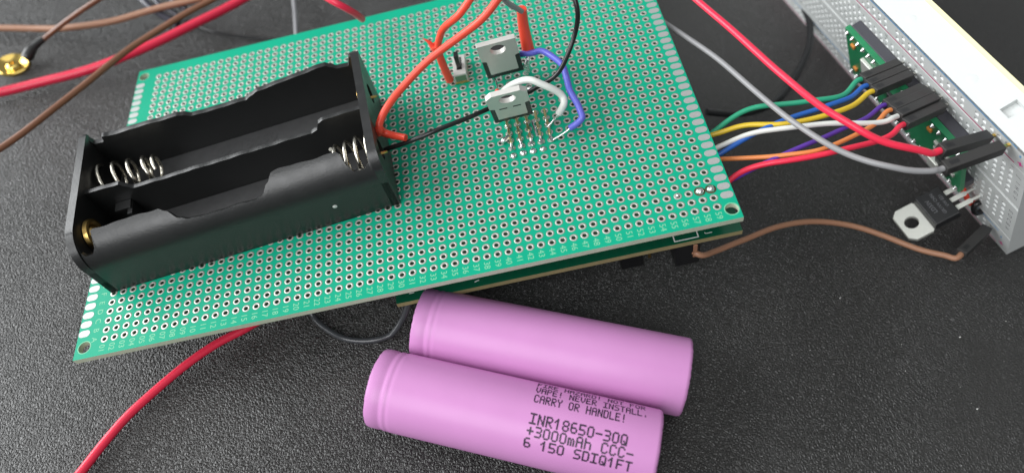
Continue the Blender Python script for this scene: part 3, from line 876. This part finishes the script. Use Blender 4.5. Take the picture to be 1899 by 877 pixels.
# ---------------------------------------------------------------- wires lying on the leather
wire('wire', 'tan_ribbon', M['tan'], 'blurred tan wire crossing the top left corner')
wire('wire', 'red_left', M['pink_red'], 'thick pinkish red wire running up from the left edge beneath a brown wire')
wire('wire', 'brown_left', M['brown'], 'long straight brown wire passing over the pinkish red wire')
wire('wire', 'black_far', M['black'], 'thin black wire lying on the leather behind the green board')
for k in 'abc':
    wire('wire', 'bundle_' + k, M['dim_blue'], 'glossy dark wires bunched together at the top left behind the brown wire', group='bunch of glossy dark wires')
wire('wire', 'grey_far', M['grey'], 'grey wire coming down from the top to the far edge of the green board')
wire('wire', 'red_far', M['pink_red'], 'short red wire curving down onto the far edge of the green board')
wire('wire', 'loop_under', M['black_painted_sheen'], 'thin black wire looping out from under the front edge of the green board')
wire('wire', 'red_front', M['red'], 'red wire running from under the green board to the lower left corner')
wire('wire', 'black_loop', M['black'], 'black wire in a wide loop on the leather between the green board and the breadboard')

# coaxial cable with its round gold plug
cx = wire('coaxial_cable', 'snap_cable', M['coax'], 'dark brown cable ending in a black boot and a round gold dish plug', 'cable')
m = MB(); m.tube([(-131.4, 120.6, 2.6), (-130.6, 121.6, 3.2), (-129.6, 123.0, 4.0), (-128.6, 124.4, 4.5), (-127.6, 125.4, 4.8), (-125.6, 127.0, 5.4)], [1.6, 1.9, 1.8, 1.35, 1.3, 1.15], 16, 5)
m.build('boot', M['black_plastic'], cx, smooth=60)
m = MB()
m.lathe([(5.2, .3), (5.5, .7), (5.45, 1.5), (5.0, 1.75), (4.5, 1.5), (3.6, 1.05), (2.4, .8), (2.2, 1.3), (1.4, 1.75), (.75, 1.7), (.6, 1.0), (.001, .8)], 48, mat=Matrix.Translation((-135.5, 118.8, 1.2)) @ Matrix.Rotation(R(7), 4, 'Y'))
m.build('plug_dish', M['gold'], cx, smooth=50)

# ---------------------------------------------------------------- white breadboard standing on its long edge
bread = thing('breadboard', 'white plug in breadboard tilted up on its long edge and full of jumper wires', 'breadboard', UPRIGHT)
U0, HT = -165.0, 54.5
m = MB()
def strip(w0, w1, z=0.0):
    m.add([(U0, w0, z), (0, w0, z), (0, w1, z), (U0, w1, z)], [(0, 1, 2, 3)])
def row(wc, us, half=P / 2):
    prev = U0
    h = .62
    for u_ in us:
        a = u_ - half
        if a - prev > 1e-4:
            m.add([(prev, wc - half, 0), (a, wc - half, 0), (a, wc + half, 0), (prev, wc + half, 0)], [(0, 1, 2, 3)])
        o = [(a, wc - half), (u_ + half, wc - half), (u_ + half, wc + half), (a, wc + half)]
        i1 = [(u_ - h, wc - h), (u_ + h, wc - h), (u_ + h, wc + h), (u_ - h, wc + h)]
        i2 = [(u_ - h * .6, wc - h * .6), (u_ + h * .6, wc - h * .6), (u_ + h * .6, wc + h * .6), (u_ - h * .6, wc + h * .6)]
        vs = [(x, y, 0) for x, y in o] + [(x, y, 0) for x, y in i1] + [(x, y, -.5) for x, y in i2] + [(x, y, -2.2) for x, y in i2]
        fs = [(k, (k + 1) % 4, 4 + (k + 1) % 4, 4 + k) for k in range(4)]
        fs += [(4 + k, 4 + (k + 1) % 4, 8 + (k + 1) % 4, 8 + k) for k in range(4)]
        fs += [(8 + k, 8 + (k + 1) % 4, 12 + (k + 1) % 4, 12 + k) for k in range(4)] + [(12, 13, 14, 15)]
        m.add(vs, fs, [0] * 8 + [1] * 5)
        prev = u_ + half
    m.add([(prev, wc - half, 0), (0, wc - half, 0), (0, wc + half, 0), (prev, wc + half, 0)], [(0, 1, 2, 3)])
term = [-4.6 - P * k for k in range(62, -1, -1)]
rail = [-7.2 - P * k for k in range(60, -1, -1) if k % 6 != 5]
edges = []
def rows_at(c0, k, us):
    for j in range(k):
        row(c0 + j * P, us)
    return c0 - P / 2, c0 + (k - .5) * P
bands = [rows_at(3.3, 2, rail), rows_at(14.5, 5, term), rows_at(32.74, 5, term), rows_at(48.6, 2, rail)]
prev = 0.0
grooves = [(9.85, 10.25, .5), (28.0, 29.5, 1.3), (46.1, 46.5, .5)]
for lo, hi in bands + [(HT, HT)]:
    gs = [g for g in grooves if prev <= g[0] < lo]
    for g in gs:
        strip(prev, g[0])
        m.add([(U0, g[0], 0), (0, g[0], 0), (0, g[0], -g[2]), (U0, g[0], -g[2])], [(3, 2, 1, 0)])
        m.add([(U0, g[1], 0), (0, g[1], 0), (0, g[1], -g[2]), (U0, g[1], -g[2])], [(0, 1, 2, 3)])
        strip(g[0], g[1], -g[2])
        prev = g[1]
    strip(prev, lo)
    prev = hi
D = 8.5
# long side with its dovetail slots, near end, far end, underside, back
slots = [(-14.2, -10.9), (-59, -55.7), (-104, -100.7), (-150, -146.7)]
side = axes((0, HT, 0), (1, 0, 0), (0, 0, 1), (0, -1, 0))
plate(m, [(U0, -D), (0, -D), (0, 0), (U0, 0)], [[(a, -6.7), (b, -6.7), (b - .2, -2.7), (a + .2, -2.7)] for a, b in slots], 0, 1.4, mat=axes((0, HT - 1.4, 0), (1, 0, 0), (0, 0, -1), (0, 1, 0)) @ Matrix.Scale(-1, 4, (0, 1, 0)))
m.add([(U0, HT - 1.45, 0), (0, HT - 1.45, 0), (0, HT - 1.45, -D), (U0, HT - 1.45, -D)], [(0, 1, 2, 3)])
m.add([(0, 0, 0), (0, HT, 0), (0, HT, -D), (0, 0, -D)], [(3, 2, 1, 0)])
m.add([(U0, 0, 0), (U0, HT, 0), (U0, HT, -D), (U0, 0, -D)], [(0, 1, 2, 3)])
m.add([(U0, 0, 0), (0, 0, 0), (0, 0, -D), (U0, 0, -D)], [(3, 2, 1, 0)])
m.add([(U0, 0, -D), (0, 0, -D), (0, HT, -D), (U0, HT, -D)], [(3, 2, 1, 0)])
m.build('body', [M['white_plastic'], M['socket']], bread, smooth=0)
m = MB(); m.box(U0 + .3, -.3, .3, HT + .05, -D - 1.1, -D - .02)
m.build('backing_tape', M['foam'], bread, smooth=0)
def stripe(name, w0, mm_, u0=-163, u1=-4.3):
    b = MB(); b.add([(u0, w0, .012), (u1, w0, .012), (u1, w0 + .5, .012), (u0, w0 + .5, .012)], [(0, 1, 2, 3)])
    b.build(name, mm_, bread, smooth=0)
stripe('rail_stripe', 46.75, M['red_line']); stripe('rail_stripe', 53.3, M['blue_line'])
stripe('rail_stripe', .55, M['red_line']); stripe('rail_stripe', 8.0, M['blue_line'])
for u_ in (-24, -47, -70, -93):
    b = MB(); b.lathe([(.001, .05), (1.0, .05), (1.25, 0)], 20, mat=axes((u_, HT, -3.2), (0, 0, 1), (1, 0, 0), (0, 1, 0))); b.build('mould_mark', M['white_plastic'], bread)
b = MB()
tr = lambda u_, w_: Matrix.Translation((u_, w_, .014)) @ Matrix.Rotation(R(-90), 4, 'Z')
for k, ch in enumerate('ABCDE'):
    text(b, ch, 1.9, tr(-2.0, 14.5 + P * k))
for k, ch in enumerate('FGHIJ'):
    text(b, ch, 1.9, tr(-2.0, 32.74 + P * k))
text(b, '1', 1.7, tr(-4.6, 12.6)); text(b, '1', 1.7, tr(-4.6, 44.9))
for k in range(5, 63, 5):
    text(b, str(k), 1.5, tr(-4.6 - P * (k - 1), 44.9)); text(b, str(k), 1.5, tr(-4.6 - P * (k - 1), 12.6))
b.build('printed_letters', M['grey_ink'], bread, smooth=0)
for w_ in (48.7, 3.0):
    b = MB(); text(b, '+', 3.0, tr(-2.8, w_), thick=.12); b.build('plus_sign', M['pink_mark'], bread, smooth=0)
for w_ in (51.6, 6.4):
    b = MB(); text(b, '-', 3.0, tr(-2.8, w_), thick=.12); b.build('minus_sign', M['blue_line'], bread, smooth=0)

# small controller board plugged into it
pico = thing('controller_board', 'small green controller board plugged into the breadboard behind the jumper wires', 'circuit board', UPRIGHT)
b = MB(); b.box(-65.5, -14.8, 18.9, 40.0, 3.0, 4.5); b.build('board', M['pico'], pico, smooth=0, bevel=.1)
for w0 in (18.9, 37.4):
    b = MB(); b.box(-65.0, -15.2, w0, w0 + 2.5, .15, 2.95)
    b.build('header_strip', M['header'], pico, smooth=0, bevel=.15)
pin = None
for w0 in (20.1, 38.6):
    for k in range(20):
        if pin is None:
            b = MB(); b.lathe([(.7, 0), (.5, .3), (.3, .6), (.22, .8), (.001, .85)], 10)
            pin = b.build('soldered_pin', M['solder'], pico); o = pin
        else:
            o = pin.copy(); col.objects.link(o); o.parent = pico
        o.location = Vector((-64.3 + P * k, w0, 4.5)) * S
b = MB(); b.box(-57, -47, 28.5, 35.0, 4.5, 5.6); b.build('metal_shield', M['tab_pale'], pico, smooth=0, bevel=.2)
b = MB(); b.box(-45, -38, 25, 32, 4.5, 5.4); b.build('chip', M['epoxy'], pico, smooth=0, bevel=.1)
b = MB(); b.box(-58, -52, 21.5, 27.5, 4.5, 5.5); b.build('chip', M['epoxy'], pico, smooth=0, bevel=.1)
b = MB(); b.box(-26, -22, 20.6, 25, 4.5, 6.2); b.build('button', M['tab_pale'], pico, smooth=0, bevel=.3)
b = MB(); b.box(-23.5, -18.5, 23, 29, 4.5, 5.5); b.build('chip', M['epoxy'], pico, smooth=0, bevel=.1)
for u_, w_, mm_ in ((-61.5, 35.5, 'copper_pad'), (-61.5, 24.5, 'copper_pad'), (-24, 33, 'tab_pale'), (-21, 34.5, 'tin'), (-19.5, 31.5, 'tin'), (-27, 36, 'copper_pad'), (-24.2, 30, 'tin'), (-17.5, 26, 'tin')):
    b = MB(); b.box(u_ - .8, u_ + .8, w_ - .6, w_ + .6, 4.5, 5.2); b.build('tiny_component', M[mm_], pico, smooth=0, bevel=.1)

# jumper wires with black plug housings
def jumper(key, colour, label, p, q, m_, sq=1.18):
    if key in ('red_long', 'grey', 'brown_right'): sq = 1.3
    t = thing('jumper_wire', label, 'jumper wire', None, 'jumper wires plugged into the breadboard')
    p, q = UM @ Vector(p), UM @ Vector(q)
    t.location = q * S
    inv = Matrix.Translation(-q)
    d = (q - p).normalized()
    up = (UM.to_3x3() @ Vector((0, 1, 0)))
    up = (up - d * up.dot(d)).normalized()
    sd = up.cross(d)
    fr = axes((0, 0, 0), sd, up, -d)
    L = (q - p).length
    b = MB(); b.box(-sq, sq, -sq, sq, .1, L - 1.6, mat=fr)
    hs = b.build('plug_housing', M['housing'], t, smooth=0, bevel=.12)
    b = MB(); b.box(-.55, .55, sq - .01, sq + .012, 1.2, 3.4, mat=fr); b.box(sq - .01, sq + .012, -.5, .5, 1.0, 2.6, mat=fr)
    b.build('latch_window', M['epoxy'], hs, smooth=0)
    b = MB(); b.box(-.32, .32, -.32, .32, L - 1.9, L + 2.0, mat=fr)
    b.build('pin', M['tin'] if key not in ('grey', 'red_long') else M['gold'], t, smooth=0)
    r, pts = W[key]
    if key == 'brown_right': pts = [tuple(BM @ Vector((141.0, 4.5, -19)))] + list(pts)[1:]
    b = MB(); b.tube(pts, r * .9, 14, 8, mat=inv)
    b.build('insulation', m_, t, smooth=60)
    return t
J = {
    'green': ((-45.30, 41.20, 0.50), (-42.20, 49.26, 13.37)),
    'blue': ((-42.70, 41.50, 0.50), (-39.60, 49.56, 13.37)),
    'yellow': ((-40.10, 41.90, 0.50), (-37.00, 49.96, 13.37)),
    'purple': ((-34.90, 42.00, 0.50), (-31.80, 50.06, 13.37)),
    'orange': ((-32.30, 43.00, 0.50), (-29.20, 51.06, 13.37)),
    'white': ((-29.70, 43.60, 0.50), (-26.60, 51.66, 13.37)),
    'red_short': ((-27.10, 43.20, 0.50), (-24.00, 51.26, 13.37)),
    'red_long': ((-11.00, 50.30, 0.50), (-10.40, 58.40, 13.70)),
    'grey': ((-6.50, 52.40, 0.50), (-6.80, 57.30, 15.20)),
    'brown_right': ((-7.15, 6.17, 0.50), (-1.43, 13.82, 12.70)),
}
for key, m_, label in (
    ('green', 'green', 'green jumper wire, farthest back of the wires plugged above the controller board'),
    ('blue', 'blue', 'bright blue jumper wire plugged between the green and the yellow one'),
    ('yellow', 'yellow', 'yellow jumper wire plugged into the breadboard'),
    ('purple', 'purple', 'purple jumper wire running under the white one to the breadboard'),
    ('orange', 'orange', 'orange jumper wire running under the white one to the breadboard'),
    ('white', 'white', 'off white jumper wire crossing above the purple and orange ones'),
    ('red_short', 'red', 'red jumper wire running from under the green board, lowest of the coloured fan'),
    ('red_long', 'red', 'long red jumper wire coming from the top edge down to the breadboard rail'),
    ('grey', 'taupe', 'long grey jumper wire sagging across the others to the breadboard rail'),
    ('brown_right', 'tan', 'brown jumper wire arching over the leather to the lower breadboard rail')):
    jumper(key, m_, label, J[key][0], J[key][1], M[m_])

# regulator plugged flat into the breadboard
REG = UPRIGHT @ frame(axes((-15.2, 15.5, 0), (1, 0, 0), (0, 0, -1), (0, 1, 0)).to_4x4())
t = thing('power_transistor', 'black bodied transistor with pale chamfered tab sticking out of the breadboard', 'transistor', UPRIGHT)
fl = axes((-15.2, 15.5, 0), (1, 0, 0), (0, 0, 1), (0, -1, 0))      # x along breadboard, y outward, z down
b = MB(); plate(b, [(-4.2, 6.9), (4.2, 6.9), (4.2, 13.6), (5, 14.2), (5, 18.9), (3.6, 20.4), (-3.6, 20.4), (-5, 18.9), (-5, 14.2), (-4.2, 13.6)], [circle(0, 17.3, 1.85, 28)], .9, 2.2, mat=fl)
b.build('metal_tab', M['tab_pale'], t, smooth=40, bevel=.1)
b = MB()
b.add([(-5, 6.5, .9), (5, 6.5, .9), (5, 13.9, .9), (-5, 13.9, .9), (-4.7, 6.7, -1.6), (4.7, 6.7, -1.6), (4.7, 13.4, -1.6), (-4.7, 13.4, -1.6)],
      [(0, 1, 2, 3), (7, 6, 5, 4), (1, 0, 4, 5), (3, 2, 6, 7), (0, 3, 7, 4), (2, 1, 5, 6)], mat=fl)
bd = b.build('body', M['epoxy'], t, smooth=0, bevel=.25)
b = MB()
tf = Matrix.Translation((-15.2, 17.13, 0)) @ axes((0, 0, 0), (-1, 0, 0), (0, 0, 1), (0, 1, 0))
text(b, 'LD33V', 1.5, tf @ Matrix.Translation((.4, 11.4, 0))); text(b, 'GK1VV CHN', 1.2, tf @ Matrix.Translation((.3, 9.6, 0))); text(b, 'VW 821', 1.2, tf @ Matrix.Translation((.4, 8.0, 0)))
b.build('engraved_text', M['grey_ink'], bd, smooth=0)
for k in (-1, 0, 1):
    b = MB(); b.box(k * P - .65, k * P + .65, 2.2, 6.6, -.25, .25, mat=fl); b.box(k * P - .35, k * P + .35, -2, 2.2, -.22, .22, mat=fl)
    b.build('leg', M['tab_pale'], t, smooth=0, bevel=.08)
b = MB(); b.tube([tuple(UM @ Vector(p)) for p in ((-22.5, 17.3, -1), (-22.2, 17.0, 1.2), (-20.2, 16.0, 1.7), (-17.0, 14.6, 1.7), (-14.2, 11.0, 1.6), (-13.6, 9.8, .6), (-13.6, 9.4, -1))], .75, 10, 5)
tag(b.build('wire', M['red_orange'], None, smooth=60), 'short orange red link wire pressed against the breadboard under the pale tab transistor', 'wire')
b = MB(); b.tube([tuple(UM @ Vector(p)) for p in ((-12.2, 12.2, -1), (-12.2, 12.2, 1.2), (-11.6, 10.4, 1.9), (-11.2, 8.6, 1.2), (-11.2, 8.4, -1))], .8, 10, 5)
tag(b.build('wire', M['black'], None, smooth=60), 'very short black link wire on the breadboard below the pale tab transistor', 'wire')

# dust
b = MB()
rnd = random.Random(3)
for x, y in ((106.8, -8.2), (132.3, -23.6), (126.9, -42.2)):
    b.blob((x, y, .05), .2, .18, 6, seed=int(x)); b.blob((x + .25, y + .1, .05), .12, .12, 5, seed=int(y))
for k in range(260):
    x, y = rnd.uniform(-110, 170), rnd.uniform(-60, 150)
    if k % 2: x, y = rnd.uniform(70, 170), rnd.uniform(-70, 0)
    r_ = .035 + .11 * rnd.random() ** 3
    b.blob((x, y, .06), r_, r_, 5, seed=k)
tag(b.build('dust', M['dust'], None), 'pale dust specks on the leather', 'dust', kind='stuff')
